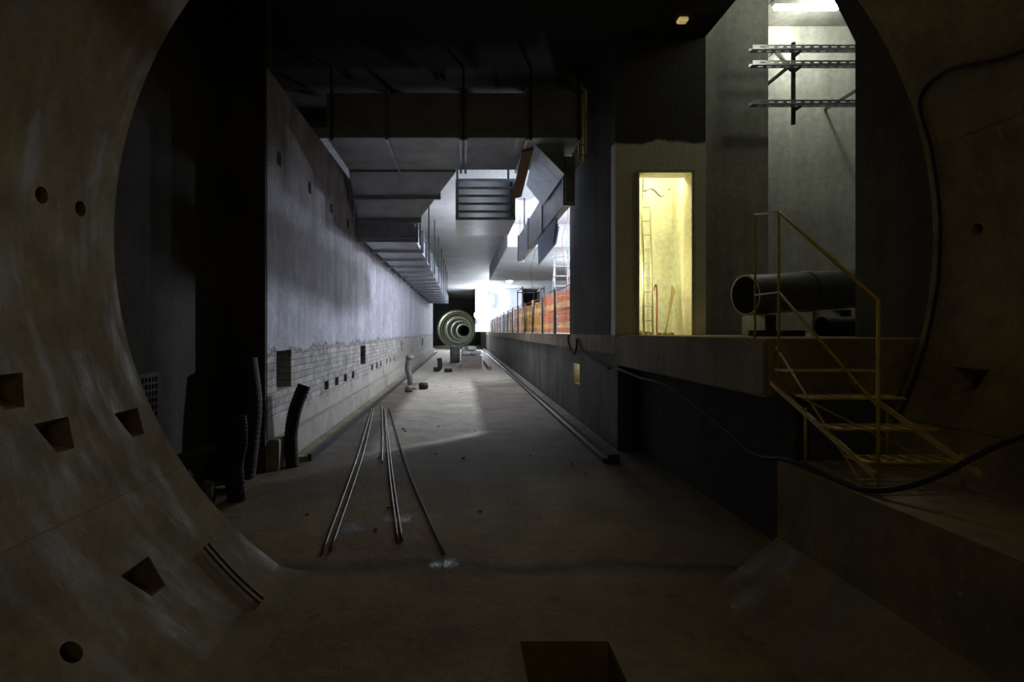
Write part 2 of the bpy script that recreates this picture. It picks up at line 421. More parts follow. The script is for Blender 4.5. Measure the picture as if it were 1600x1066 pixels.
# left chamber
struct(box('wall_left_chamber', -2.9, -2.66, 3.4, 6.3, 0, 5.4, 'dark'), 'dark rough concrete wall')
struct(box('wall_left_shade_panel', -2.7, -2.155, 5.95, 5.995, 0, 5.4, 'dark'), 'dark panel added over the wall end to stand in for shade')  # thin dark panel added where the wall end only lies in shade
hl = [(6.3, 6.84, .86, 1.32), (11.5, 12.1, .83, 1.24), (19.0, 19.8, .83, 1.24), (29, 30, .8, 1.2)]
for y in (7.3, 8.5, 9.2, 9.9, 10.6, 12.9, 13.6, 14.3, 15.4, 16.2, 17.0): hl.append((y, y+.26, .62, .76))
y = 6.32
while y < 22: hl.append((y, y+.15, 3.5, 3.66)); y += 1.28
struct(grid_wall('wall_left', 'x', -2.7, -2.15, 6.0, 40, 0, 4.46, hl, 'leftwall'), 'grey plaster wall over white blockwork with square holes')
struct(box('wall_left_upper', -3.4, -3.2, 6, 60.2, 0, 5.5, 'dark'), 'concrete wall coloured dark for shade')  # shade above the left wall is put into this dark colour
struct(box('trim_3', -2.7, -2.2, 6.0, 6.3, 4.461, 5.4, 'dark'), 'dark concrete lintel')
struct(box('trim_4', -2.15, -2.04, 6.05, 40, 0, .34, 'leftwall', bev=.01), 'concrete wall plinth')
struct(box('trim_5', -2.04, -1.84, 6.5, 40, 0, .05, 'plat', bev=.008), 'low concrete kerb')
struct(box('trim_6', -1.84, -1.80, 6.5, 40, 0, .085, 'darksteel'), 'steel kerb edge')
# ceilings
struct(box('ceiling', -3.4, 3.18, 3.4, 10, 5.4, 5.6, 'void'), 'concrete ceiling coloured dark for shade', 'ceiling')  # unlit ceiling, its shade put into the black colour
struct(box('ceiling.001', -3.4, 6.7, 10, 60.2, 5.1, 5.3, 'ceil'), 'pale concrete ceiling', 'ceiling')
struct(box('ceiling.002', 3.18, 9, 3.4, 10, 6.6, 6.8, 'room'), 'white ceiling of side chamber', 'ceiling')
struct(box('wall_fascia', 3.0, 3.18, 3.4, 7.1, 5.6, 6.6, 'dark'), 'dark fascia')
struct(box('trim_7', 1.5, 6.5, 18, 30, 4.35, 5.1, 'ceil'), 'boxed soffit below ceiling', 'ceiling')
# right chamber
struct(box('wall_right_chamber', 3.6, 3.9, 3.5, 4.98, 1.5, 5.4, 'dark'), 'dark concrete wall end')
struct(prism('trim_8', [(3.6,4.2),(3.6,5.4),(3.0,5.4)], 'y', 3.5, 4.98, 'dark'), 'concrete haunch')
struct(box('wall_back_chamber', 3.18, 9, 9.0, 9.2, 1.5, 6.6, 'room'), 'pale painted concrete wall')
struct(box('wall_far_right', 8.8, 9, 3.5, 9, 1.5, 6.6, 'room'), 'pale painted concrete wall')
struct(prism('wall_pier', [(3.22,7.55),(3.5,7.8),(4.39,7.8),(4.39,8.998),(3.22,8.998)], 'z', 1.5, 6.6, 'room'), 'pale painted pier with chamfered corner')
# door block
struct(grid_wall('wall_door', 'y', 7.1, 7.3, 2.0, 3.18, 1.5, 5.4, [(2.30, 2.99, 1.4, 3.62)], 'doorwall'), 'dark wall with pale plaster patch around doorway')
struct(box('wall_block_side', 2.0, 2.15, 7.3, 10.1, 1.5, 4.4, 'dark'), 'dark concrete side wall')
struct(box('wall_block_upper', 2.0, 3.18, 7.3, 8.7, 4.401, 5.4, 'dark'), 'concrete wall coloured dark for shade')
struct(box('wall_block_core', 2.15, 3.18, 8.02, 10.1, 1.5, 4.4, 'yellowroom'), 'cream wall')
struct(box('wall_block_right', 3.1, 3.18, 7.3, 8.02, 1.5, 4.4, 'yellowroom'), 'cream wall')
struct(box('wall_block_left', 2.151, 2.2, 7.3, 8.02, 1.5, 3.9, 'yellowroom'), 'cream wall')
struct(box('ceiling.003', 2.2, 3.1, 7.3, 8.02, 3.85, 4.0, 'yellowroom'), 'cream ceiling', 'ceiling')
bm = bmesh.new()
add_box(bm, 2.275, 2.305, 7.07, 7.32, 1.5, 3.65); add_box(bm, 2.985, 3.03, 7.07, 7.32, 1.5, 3.65); add_box(bm, 2.305, 2.985, 7.07, 7.32, 3.615, 3.65)
struct(finish('door_1', bm, plain('door_frame_pale', (.62,.57,.40), .6)), 'pale brown timber door frame', 'door')
struct(box('wall_patch_yellow', 2.0, 3.18, 9.9, 9.98, 4.401, 5.4, 'dark'), 'dark wall above block')
# platform
struct(box('floor.003', 2.0, 9, 3.6, 7.1, 1.11, 1.5, 'plat', bev=.02), 'thick concrete platform slab', 'floor')
struct(box('floor.004', 2.0, 9, 7.1, 60, 1.25, 1.5, 'plat'), 'concrete platform', 'floor')
struct(grid_wall('wall_platform', 'x', 2.03, 2.18, 7.1, 60, 0, 1.25, [(9.4, 9.9, .62, .98)], 'platside'), 'concrete platform side wall')
struct(box('wall_platform_near', 2.3, 2.4, 3.75, 7.1, 0, 1.11, 'dark'), 'dark recessed wall below slab')
struct(box('wall_platform_end', 2.18, 2.3, 7.0, 7.1, 0, 1.11, 'dark'), 'dark wall below slab')
struct(box('wall_niche', 2.45, 2.5, 9.2, 10.4, .3, 1.2, 'yellowroom'), 'cream back of lit niche')
struct(box('trim_10', 1.72, 1.86, 6.4, 60, 0, .10, 'platside', bev=.01), 'low concrete kerb')
struct(box('trim_11', 1.66, 1.72, 6.4, 60, 0, .05, 'darksteel'), 'steel kerb edge')
struct(box('wall_right', 6.5, 6.7, 9.2, 60, 1.5, 5.1, 'endwall'), 'grey concrete wall')
# far end wall with circular opening, bore curving gently away
FX, FZ, FR = -.6, 1.8, 2.2
def fx(y): return FX + 6e-5*(y-60)**2
bm = bmesh.new(); seg = 64
inn = [bm.verts.new((FX+FR*math.cos(2*math.pi*k/seg), 60, FZ+FR*math.sin(2*math.pi*k/seg))) for k in range(seg)]
def sq(a):
    c, s = math.cos(a), math.sin(a); k = 8/max(abs(c), abs(s)); return (FX+c*k, 60, FZ+s*k)
out = [bm.verts.new(sq(2*math.pi*k/seg)) for k in range(seg)]
for k in range(seg): bm.faces.new((inn[k], inn[(k+1) % seg], out[(k+1) % seg], out[k]))
struct(finish('wall_end', bm, 'endwall'), 'end wall with round tunnel mouth')
bm = bmesh.new(); rg = add_tube(bm, [(fx(60+20*i), 60+20*i, FZ) for i in range(18)], FR, 48, False); bm.faces.new(rg[-1])
struct(finish('wall_tunnel_far', bm, 'dark', smooth=False), 'bored tunnel lining')
ribm = [plain('yellowish_rib', (.85,.80,.25), .5), plain('pale_rib', (.60,.74,.78), .5), plain('olive_rib', (.55,.62,.45), .6)]
for i in range(15):
    y = 60.05*1.10**i; w_ = y*.0012; bm = bmesh.new(); s = 48; th = .085 if i else .13; rr = [(FR, y), (FR-th, y), (FR-th, y+w_), (FR, y+w_)]
    Lr = [[bm.verts.new((fx(y)+r*math.cos(2*math.pi*k/s), yy, FZ+r*math.sin(2*math.pi*k/s))) for k in range(s)] for r, yy in rr]
    for a in range(4):
        for k in range(s): bm.faces.new((Lr[a][k], Lr[a][(k+1) % s], Lr[(a+1) % 4][(k+1) % s], Lr[(a+1) % 4][k]))
    struct(finish('trim_%d' % (12+i), bm, ribm[0] if i == 0 else ribm[(i % 2)+1]), 'tunnel lining rib', 'rib')

# ================================================================ DUCTWORK
def duct(name, x0, x1, y0, y1, z0, z1, mat, label, flanges_y=(), flanges_x=(), hangers=(), top=5.1, fl=.05):
    e = thing(name, ((x0+x1)/2, (y0+y1)/2, z0), label, 'air duct')
    box('duct_body', x0, x1, y0, y1, z0, z1, mat, e, bev=.01)
    for y in flanges_y:
        grid_wall('flange', 'y', y-.02, y+.02, x0-fl, x1+fl, z0-fl, z1+fl, [(x0, x1, z0, z1)], 'steel', e)
    for x in flanges_x:
        grid_wall('flange', 'x', x-.02, x+.02, y0-fl, y1+fl, z0-fl, z1+fl, [(y0, y1, z0, z1)], 'steel', e)
    for (x, y) in hangers:
        box('hanger_rod', x-.018, x+.018, y-.018, y+.018, z0-.06, top, 'darksteel', e)
    return e
duct('transverse_duct', -2.0, 1.77, 8.0, 9.6, 4.4, 5.06, 'steel2', 'wide flat sheet-metal duct crossing below the ceiling', flanges_x=(-1.1, -.02, .06, .95), hangers=((-1.9, 7.93), (0.02, 7.93), (1.0, 7.93), (1.7, 7.93)), top=5.4)
e = thing('duct_transition', (-1.5, 10.2, 3.77), 'tapered grey sheet-metal duct transition sloping down', 'air duct')
hull('duct_body', [(-2.0,9.62,4.37),(-.11,9.62,4.37),(-.11,9.62,4.9),(-2.0,9.62,4.9)], [(-2.06,10.78,3.77),(-.85,10.78,3.77),(-.85,10.78,4.3),(-2.06,10.78,4.3)], 'steel2', e)
grid_wall('flange', 'y', 10.74, 10.82, -2.12, -.80, 3.70, 4.36, [(-2.05,-.86,3.78,4.29)], 'steel', e)
grid_wall('flange', 'y', 10.16, 10.22, -2.10, -.40, 4.02, 4.66, [(-2.03,-.47,4.09,4.60)], 'steel', e)
duct('wall_duct_run', -2.05, -.95, 10.9, 36, 3.42, 3.80, 'steel2', 'long sheet-metal duct run with bolted flanges along the wall', flanges_y=[11.0+1.5*i for i in range(17)], hangers=[(-.88, 11.4+3*i) for i in range(8)], fl=.07)
duct('upper_duct_run', -2.0, -1.15, 11.2, 34, 3.95, 4.45, 'steel', 'upper galvanised duct run with flanges', flanges_y=[11.7+2.2*i for i in range(10)])
e = thing('duct_silencer', (.43, 10.7, 3.64), 'open galvanised duct silencer with horizontal splitter plates', 'air duct')
grid_wall('silencer_casing', 'y', 10.0, 11.6, -.12, .98, 3.60, 4.36, [(-.07, .93, 3.65, 4.31)], 'steel', e)
for i in range(4):
    z = 3.74+i*.145
    box('splitter_plate', -.07, .93, 10.03, 11.5, z, z+.045, 'steel', e, bev=.008)
for x in (-.1, .96): box('hanger_rod', x-.02, x+.02, 11.3, 11.34, 4.36, 5.1, 'darksteel', e)
duct('platform_edge_duct', 1.6, 1.73, 8.4, 15.5, 3.54, 4.25, 'steel2', 'deep narrow sheet-metal duct hanging over the platform edge', flanges_y=(8.5, 10.8, 13.1, 15.4), hangers=((1.66, 11.5), (1.66, 14.5)), fl=.03)
tag(hull('duct_gusset', [(1.12,8.3,4.399),(1.56,8.3,4.399),(1.56,8.3,3.95)], [(1.25,10.6,4.399),(1.56,10.6,4.399),(1.56,10.6,4.0)], 'steel'), 'slanted galvanised duct elbow side', 'air duct')
tag(hull('plywood_board', [(.93,8.4,4.35),(1.10,8.4,4.399),(1.10,8.4,4.36),(.93,8.4,4.31)], [(.90,9.9,3.98),(1.08,9.9,4.03),(1.08,9.9,4.0),(.90,9.9,3.95)], 'wood'), 'brown plywood board hung under the duct', 'board')
bm = bmesh.new()
for i in range(4):
    x = 1.62+i*.06
    vs = [bm.verts.new(p) for p in ((x,9.3+i*.25,3.50),(x,11.6+i*.4,3.50),(x+.03,11.7+i*.4,2.98+i*.05),(x+.03,9.8+i*.25,3.1+i*.05))]
    bm.faces.new(vs)
o = finish('plastic_sheet', bm, 'blue'); so = o.modifiers.new('s', 'SOLIDIFY'); so.thickness = .01
tag(o, 'folded bluish sheets hanging under the duct', 'sheet')
e = thing('cable_ladder', (1.93, 8.78, 4.3), 'vertical steel cable ladder with yellow light put into its colour', 'cable ladder')
box('ladder_rail', 1.88, 1.90, 8.76, 8.84, 4.3, 5.4, 'yellow', e); box('ladder_rail', 1.96, 1.98, 8.76, 8.84, 4.3, 5.4, 'yellow', e)  # yellow colour of rails and rungs stands in for yellow light
for i in range(7): box('rung', 1.90, 1.96, 8.79, 8.81, 4.4+i*.15, 4.42+i*.15, 'yellow', e)

# ================================================================ LAMPS
def lamp_light(loc, energy, size=.25, col=(.76,.86,1)):
    l = bpy.data.lights.new('light', 'POINT'); l.energy = energy; l.color = col
    l.shadow_soft_size = size
    o = bpy.data.objects.new('light', l); o.location = loc; COL.objects.link(o); return o

def flood(x, y, z, s, top=5.1, label='bright white floodlight fixed below the ceiling'):
    e = thing('floodlight', (x, y, z), label, 'lamp', 'construction floodlights')
    tube('lamp_housing', [(x, y+.10, z), (x, y, z)], s*.98, 'darksteel', e, 24)
    tube('lamp_face', [(x, y-.001, z), (x, y-.04, z)], s*.92, 'lamp', e, 24)
    box('lamp_bracket', x-.02, x+.02, y+.10, y+.13, z, top, 'darksteel', e)
flood(3.0, 34.5, 4.82, .24); flood(2.25, 44.6, 4.1, .42); flood(1.30, 44.7, 2.9, .34)
lamp_light((3.0, 34.1, 4.80), 520, .05); lamp_light((2.25, 44.1, 4.1), 560, .08); lamp_light((1.30, 44.3, 2.9), 330, .08)
# white sheet added behind the floodlights to catch a soft glow
bm = bmesh.new(); R = []
for j in range(9):
    row = []
    for i in range(31):
        t = i/30; x = 1.1+3.9*t
        row.append(bm.verts.new((x, 45.2+.035*math.sin(i*.55)+.03*math.sin(i*.23+j*.4), 1.52+3.56*j/8)))
    R.append(row)
for a, b in zip(R, R[1:]):
    for i in range(30): bm.faces.new((a[i], a[i+1], b[i+1], b[i]))
tag(finish('glow_reflector', bm, 'sheet', None, True), 'white sheet added to catch a glow behind bright floodlights', 'sheet')
def tripod_lamp(x, y, h, label):
    e = thing('tripod_worklight', (x, y, 1.5), label, 'lamp', 'tripod work lights')
    tube('tripod_pole', [(x, y, 1.95), (x, y, h)], .02, 'darksteel', e, 8)
    for k in range(3):
        a = 2.1*k+.4
        tube('tripod_leg', [(x, y, 2.3), (x+.5*math.cos(a), y+.5*math.sin(a), 1.51)], .016, 'darksteel', e, 8)
    box('lamp_housing', x-.16, x+.16, y+.02, y+.10, h-.02, h+.24, 'darksteel', e, bev=.01)
    box('lamp_face', x-.14, x+.14, y-.002, y+.018, h, h+.22, 'lamp', e)
tripod_lamp(4.6, 13.2, 3.7, 'tripod work light standing on the platform')
tripod_lamp(5.5, 21, 3.3, 'tripod work light near the platform wall')
lamp_light((4.5, 12.9, 3.85), 1500, .15)
lamp_light((5.4, 20.5, 3.4), 700, .2)
e = thing('hidden_fill_light', (1.66, 15.75, 3.8), 'unseen lamp added behind the duct to light the floor', 'lamp')  # unseen lamp added behind the duct to brighten floor and wall
box('lamp_housing', 1.62, 1.70, 15.60, 15.66, 3.78, 3.92, 'darksteel', e, bev=.005); box('lamp_face', 1.63, 1.69, 15.661, 15.68, 3.80, 3.90, 'lamp', e)
box('lamp_cord', 1.655, 1.665, 15.62, 15.63, 3.92, 5.1, 'black', e)
lamp_light((1.66, 15.9, 3.75), 330, .05, (.88,.91,1))
e = thing('batten_light', (5.4, 8.3, 6.45), 'bright ceiling batten light in the side chamber', 'lamp')
box('lamp_housing', 4.75, 5.75, 8.25, 8.35, 6.52, 6.6, 'white', e); box('lamp_tube', 4.77, 5.73, 8.27, 8.33, 6.46, 6.519, emis('batten_face', (1,.99,.88), 60), e)
lamp_light((5.5, 8.2, 6.38), 48, .06, (.99,1,.86))
lamp_light((4.2, 6.9, 6.3), 8, .1, (1,1,.86))
lamp_light((2.65, 7.42, 3.74), 20, .05, (1,.94,.54))
lamp_light((2.25, 7.42, 2.3), 20, .04, (1,.94,.54))
lamp_light((2.25, 9.75, .95), 4, .05, (1,.85,.45))
lamp_light((2.3, 9.2, 4.85), 3, .06, (1,.85,.3))
tag(box('bulkhead_light', 2.65, 2.77, 6.64, 6.74, 5.35, 5.4, 'warmlamp', bev=.012), 'small dim amber bulkhead light on the ceiling', 'lamp')
lamp_light((.1, -2.2, 2.1), 14, .4, (1,.78,.38))
lamp_light((.7, 1.2, 4.3), 8, .3, (1,.78,.36))
lamp_light((4.6, 5.8, 5.9), 13, .2, (.99,1,.76))
for y, en in ((66, 400), (92, 700), (130, 1400), (190, 2600)): lamp_light((fx(y)-1.2, y, FZ+1.0), en, .10, (.95,1,.85))

# ================================================================ YELLOW STAIR
e = thing('yellow_steel_stair', (2.27, 3.05, .77), 'yellow painted steel access stair with handrail against the platform', 'stair')
XL, XR = 2.02, 2.54
def bar(name, a, b, r=.008, mat='yellow'): return tube(name, [a, b], r, mat, e, 8)
bar('rail_post', (XL,3.75,1.5), (XL,3.75,2.36)); bar('rail_post', (XL,3.47,1.25), (XL,3.47,2.31)); bar('rail_post', (XL,2.64,.77), (XL,2.64,1.70))
tube('handrail', [(XL,3.75,2.36),(XL,3.47,2.31),(XL,2.64,1.70)], .0095, 'yellow', e, 8)
tube('mid_rail', [(XL,3.75,1.80),(XL,3.47,1.80),(XL,2.64,1.18)], .0075, 'yellow', e, 8)
for X in (XL, XR):
    hull('stringer', [(X-.008,3.56,1.23),(X+.008,3.56,1.23),(X+.008,3.56,1.20),(X-.008,3.56,1.20)], [(X-.008,2.66,.86),(X+.008,2.66,.86),(X+.008,2.66,.83),(X-.008,2.66,.83)], 'yellow', e)
bar('leg', (XR,2.76,.77), (XR,2.76,.93)); bar('leg', (XR,3.25,.77), (XR,3.25,1.1)); bar('leg', (XL,3.2,.77), (XL,3.2,1.1))
for y, z in ((3.42,1.31),(3.20,1.17),(2.99,1.03),(2.79,.90)):
    hs = [(XL+.02+.085*i+.008, XL+.02+.085*i+.077, y-.07, y-.005) for i in range(6)]+[(XL+.02+.085*i+.008, XL+.02+.085*i+.077, y+.005, y+.07) for i in range(6)]
    grid_wall('tread', 'z', z-.012, z, XL-.01, XR+.01, y-.08, y+.08, hs, 'yellow', e)
bar('brace', (XL,3.47,1.2), (XR,3.0,.85), .006); bar('brace', (XL, 2.75, .78), (XL, 3.5, 1.45), .006)

# ================================================================ SIDE CHAMBER CONTENTS
for k, z in enumerate((5.34, 5.13, 4.60)):
    e = thing('cable_tray', (5.2, 7.35, z), 'slim perforated galvanised cable tray on wall brackets', 'cable tray', 'cable trays on brackets')
    hs = [(4.0+.12*i, 4.07+.12*i, z+.022, z+.038) for i in range(21)]
    grid_wall('tray_front', 'y', 7.30, 7.305, 3.9, 6.6, z, z+.06, hs, 'steel', e)
    grid_wall('tray_bed', 'z', z, z+.005, 3.9, 6.6, 7.305, 7.40, [(4.0+.12*i, 4.07+.12*i, 7.34, 7.37) for i in range(21)], 'steel', e)
    grid_wall('tray_back', 'y', 7.40, 7.405, 3.9, 6.6, z+.005, z+.06, [], 'steel', e)
for x in (4.53, 6.0):
    e = thing('tray_bracket', (x, 7.4, 4.4), 'black steel bracket carrying cable trays', 'bracket', 'cable tray brackets')
    box('bracket_upright', x-.02, x+.02, 7.42, 7.46, 4.38, 5.5, 'darksteel', e)
    for z in (5.32, 5.11, 4.58): box('bracket_arm', x-.015, x+.015, 7.28, 7.43, z-.03, z-.002, 'darksteel', e)
    tube('bracket_stay', [(x, 7.47, 5.15), (x+.62, 8.97, 6.2)], .035, 'darksteel', e, 8)
    box('bracket_tie', x-.015, x+.015, 7.46, 8.995, 5.2, 5.24, 'darksteel', e)
e = thing('steel_pipe', (3.9, 6.2, 1.72), 'large dusty spiral steel pipe lying on timber blocks', 'pipe', 'large pipes on the platform')
pipe_hollow('pipe_body', (3.12,6.0,1.95), (5.4,6.5,2.10), .225, .205, 'pipe', e, 40)
for t in (.33, .66, .97):
    a = Vector((3.12,6.0,1.95)); b = Vector((5.4,6.5,2.10)); d = (b-a)
    pipe_hollow('pipe_band', a+d*t, a+d*(t+.012), .235, .2255, 'pipe', e, 40)
e = thing('steel_pipe.001', (4.3, 5.5, 1.5), 'darker steel pipe lying on the platform', 'pipe', 'large pipes on the platform')
pipe_hollow('pipe_body', (3.65,5.52,1.60), (5.2,5.62,1.60), .10, .09, 'black', e, 32)
for i, x in enumerate((3.35, 4.3, 5.2)):
    tag(box('timber_block', x-.06, x+.06, 5.85+.2*(x-3.1), 6.35+.2*(x-3.1), 1.501, 1.715+.065*(x-3.1), 'darksteel', bev=.006), 'dark timber bearer under a steel pipe', 'timber', 'timber bearers')
tag(box('timber_plank', 2.85, 3.4, 5.35, 5.45, 1.501, 1.56, 'dark', bev=.004, rot=(.15, 'Z')), 'loose dark timber plank on the platform', 'timber')

# ================================================================ DOORWAY ROOM CONTENTS
e = thing('aluminium_ladder', (2.6, 7.7, 1.5), 'aluminium ladder leaning inside the doorway room', 'ladder')
for dx in (-.02, .10):
    tube('ladder_rail', [(2.53+dx,7.50,1.51), (2.55+dx,7.7,3.75)], .012, 'alu2', e, 8)
for i in range(10):
    z = 1.70+i*.2; t = (z-1.51)/2.24
    tube('rung', [(2.51+.02*t,7.50+.2*t,z), (2.63+.02*t,7.50+.2*t,z)], .009, 'alu2', e, 6)
for i, (x0, x1) in enumerate(((2.76,2.97),(2.80,3.0),(2.84,3.02),(2.88,3.04))):
    tag(tube('timber_batten', [(x0,7.42+.09*i,1.51),(x1,7.60+.09*i,2.12+.03*i)], .009, 'wood2', None, 4), 'thin timber batten leaning in the corner', 'timber', 'leaning battens')
tag(tube('red_standpipe', [(2.72,7.6,1.5),(2.72,7.6,2.15),(2.69,7.6,2.17),(2.68,7.6,2.12)], .010, 'red', None, 8, 4), 'thin red standpipe with a bent top', 'pipe')
tag(tube('conduit', [(2.48,7.4,3.46),(2.62,7.5,3.52),(2.78,7.6,3.44),(2.9,7.7,3.56),(3.02,7.9,3.62)], .016, 'alu2', None, 8, 5), 'grey conduit bending below the ceiling', 'pipe')
pts = [(2.62,7.85,3.84),(2.60,7.86,3.3),(2.63,7.88,2.6),(2.61,7.86,1.9),(2.60,7.8,1.53)]
for k in range(8): pts.append((2.60+.07*math.cos(1.5+k*1.2), 7.76+.07*math.sin(1.5+k*1.2), 1.515+.006*k))
tag(tube('loose_cable', pts, .006, 'black', None, 8, 5), 'loose black cable hanging down and coiled on the floor', 'cable')
for i in range(6):
    x = 2.40+.09*i; y = 7.38+.02*(i % 3)
    tag(box('timber_offcut', x-.03, x+.03, y-.03, y+.03, 1.501, 1.53+random.random()*.02, 'wood2', bev=.004, rot=(random.random()*3, 'Z')), 'small timber offcut on the doorway floor', 'timber', 'offcuts')

# ================================================================ PLATFORM BARRIERS
def barrier(y0, y1, mat, label):
    e = thing('safety_barrier', (2.12, (y0+y1)/2, 1.5), label, 'barrier', 'safety netting along the platform edge')
    n = 20; bm = bmesh.new(); R = []
    top = 2.43+random.uniform(-.04, .04)
    for j in range(6):
        row = []
        for i in range(n+1):
            t = i/n; zt = top-.05*math.sin(math.pi*t)+.008*math.sin(9*t+y0)
            z = 1.53+(zt-1.53)*j/5
            row.append(bm.verts.new((2.11+.018*math.sin(t*16+j*.5+y0), y0+(y1-y0)*t, z)))
        R.append(row)
    for a, b in zip(R, R[1:]):
        for i in range(n): bm.faces.new((a[i], a[i+1], b[i+1], b[i]))
    finish('barrier_net', bm, mat, e, True)
    for y in (y0, y1): tube('barrier_post', [(2.07, y, 1.5), (2.07, y, top+.06)], .016, 'darksteel', e, 8)
    tube('barrier_rail', [(2.07, y0, top+.02), (2.07, y1, top+.02)], .010, 'red', e, 8)
    tube('barrier_rail', [(2.07, y0, 2.0), (2.07, y1, 2.0)], .008, 'rust', e, 8)
y = 10.35; w = 1.7; i = 0
while y < 40:
    red = i in (0, 1, 5, 9)
    barrier(y, y+w, 'netred' if red else 'netyel', 'orange-red safety net barrier with steel posts' if red else 'amber-orange safety net barrier with steel posts')
    y += w+.12; w *= 1.04; i += 1
e = thing('step_ladder', (2.85, 15.5, 1.5), 'tall grey step ladder standing behind orange netting', 'ladder')
for dx in (-.25, .25):
    tube('ladder_rail', [(2.8+dx*1.1,15.0,1.5),(2.85+dx*.7,15.6,3.9)], .020, 'hose2', e, 8)
    tube('ladder_rail', [(2.9+dx*1.1,16.4,1.5),(2.87+dx*.7,15.65,3.9)], .018, 'hose2', e, 8)
for i in range(8):
    t = (i+.6)/8.4; box('ladder_step', 2.8-.27+.08*t, 2.8+.27-.02*t, 15.0+.6*t-.04, 15.0+.6*t+.04, 1.5+2.4*t, 1.53+2.4*t, 'hose2', e)
e = thing('scaffold_frame', (2.9, 24, 1.5), 'dark steel scaffold frame standing on the platform', 'scaffold')
for xx in (2.5, 3.4):
    for yy in (22.5, 24.5): tube('scaffold_standard', [(xx,yy,1.5),(xx,yy,3.4)], .025, 'darksteel', e, 8)
for zz in (2.4, 3.3):
    for yy in (22.5, 24.5): tube('scaffold_ledger', [(2.5,yy,zz),(3.4,yy,zz)], .02, 'darksteel', e, 8)
    for xx in (2.5, 3.4): tube('scaffold_ledger', [(xx,22.5,zz+.05),(xx,24.5,zz+.05)], .02, 'darksteel', e, 8)
for i, (x, c) in enumerate(((2.3,'red'),(2.35,'black'))):
    tag(tube('hanging_cable', [(x,12.2+i*6,5.1-i*.75),(x+.1,12.3+i*6,4.2),(x-.05,12.2+i*6,3.6),(x+.05,12.2+i*6,2.6),(x,12.2+i*6,1.51)], .008, c, None, 6, 6), 'loose %s cable hanging from the ceiling' % c, 'cable', 'hanging cables')
tag(tube('black_hose', [(2.2,10.25,1.53),(1.98,10.1,1.46),(1.97,9.9,1.25),(1.98,9.6,1.15),(1.98,9.4,1.3),(1.97,9.3,1.42),(1.98,8.8,1.2),(1.98,8.0,1.12),(1.97,7.3,1.05)], .016, 'black', None, 8, 6), 'black hose looped over the platform edge', 'hose')
tag(tube('power_cable', [(1.97,6.9,1.08),(1.96,6.0,1.04),(1.97,5.2,1.02),(1.97,4.2,.85),(1.93,3.6,.74),(1.93,3.22,.79),(1.94,2.9,.79),(1.95,2.6,.79),(2.1,2.45,.88),(2.376,2.3,1.11),(2.6,1.9,1.3)], .013, 'black', None, 10, 6), 'black power cable sagging along the slab and over the bench', 'cable')
def on_ring(z, r=2.62): return RX+math.sqrt(r*r-(z-RZ)**2)
pts = [(on_ring(3.05),2.2,3.05),(on_ring(2.99),2.80,2.99),(on_ring(3.08),3.2,3.08),(on_ring(3.0),3.42,3.0)]+[(on_ring(z),3.43,z) for z in (2.7,2.3,1.95,1.8,1.5,1.2,.95)]
tag(tube('wall_hose', pts, .011, 'black', None, 8, 6), 'black hose clipped to the curved lining', 'hose')

# ================================================================ FLOOR ITEMS
RB = [([(-1.82,11.0,.012),(-1.30,6.8,.012),(-.967,3.75,.012)],'rust'), ([(-1.76,10.8,.012),(-1.25,6.9,.012),(-.92,3.8,.012)],'rust'), ([(-1.67,11.3,.012),(-1.2,8.2,.012),(-.935,6.36,.012)],'rust'),
      ([(-1.54,10.8,.012),(-.85,6.3,.012),(-.468,3.98,.012)],'rust'), ([(-1.51,10.7,.012),(-.82,6.3,.012),(-.44,4.0,.012)],'rust'), ([(-1.46,10.9,.012),(-.63,6.2,.012),(-.12,3.75,.012)],'rustred')]
for r, mt in RB:
    tag(tube('steel_rebar', r, .0085, mt, None, 8, 8), 'long steel rebar lying on the dusty concrete floor' if mt == 'rust' else 'rusty dark rebar lying on the concrete floor', 'rebar', 'rebars on the floor')
for off in (0, .05):
    pts = []
    for k in range(7):
        t = k/6; z = .32-.29*t; x = RX-math.sqrt(2.62**2-(z-RZ)**2)+.01
        pts.append((x, 3.08+off-.06*t, z+.01))
    tag(tube('bent_rebar', pts, .008, 'rustred', None, 8, 4), 'short bent rebar lying on the curved lining', 'rebar', 'bent rebars')
def corr(name, pts, r, mat, label):
    L = smooth_pts(pts, 30); n = len(L)
    o = tube(name, L, lambda t: r*(1+.03*math.sin(t*(n-1)*1.5708)), mat, None, 24)
    return tag(o, label, 'hose', 'corrugated hoses')
corr('corrugated_hose', [(-2.07,5.0,0),(-2.10,5.0,.3),(-2.06,5.0,.55),(-2.08,5.02,.77)], .085, 'black', 'black corrugated hose standing on end by the wall')
corr('corrugated_hose.001', [(-2.28,5.75,0),(-2.24,5.76,.4),(-2.22,5.78,.8),(-2.28,5.8,1.26)], .09, 'hose', 'grey corrugated hose standing upright against the wall end')
corr('corrugated_hose.002', [(-1.95,6.25,.0),(-1.98,6.3,.35),(-1.93,6.3,.65),(-1.84,6.35,.92)], .075, 'black', 'black corrugated hose standing bent beside the blockwork')
for i, (a, b) in enumerate((((-2.6,3.8,.50),(-2.15,4.75,.54)),((-2.55,5.0,.03),(-2.25,4.95,.03)),((-2.6,5.15,.03),(-2.2,5.22,.03)))):
    tag(tube('scrap_plank', [a, b], .03, 'dark', None, 4), 'dirty scrap timber in the dark corner', 'timber', 'scrap timber')
e = thing('wire_grille', (-2.65, 4.5, 0), 'dark wire grille standing in the corner', 'grille')
grid_wall('grille_panel', 'x', -2.655, -2.64, 4.25, 4.75, .55, 1.2, [(4.28+.05*i, 4.31+.05*i, .58+.06*j, .62+.06*j) for i in range(9) for j in range(10)], 'black', e)
for yy in (4.27, 4.73): box('grille_leg', -2.655, -2.64, yy-.015, yy+.015, 0, .55, 'black', e)
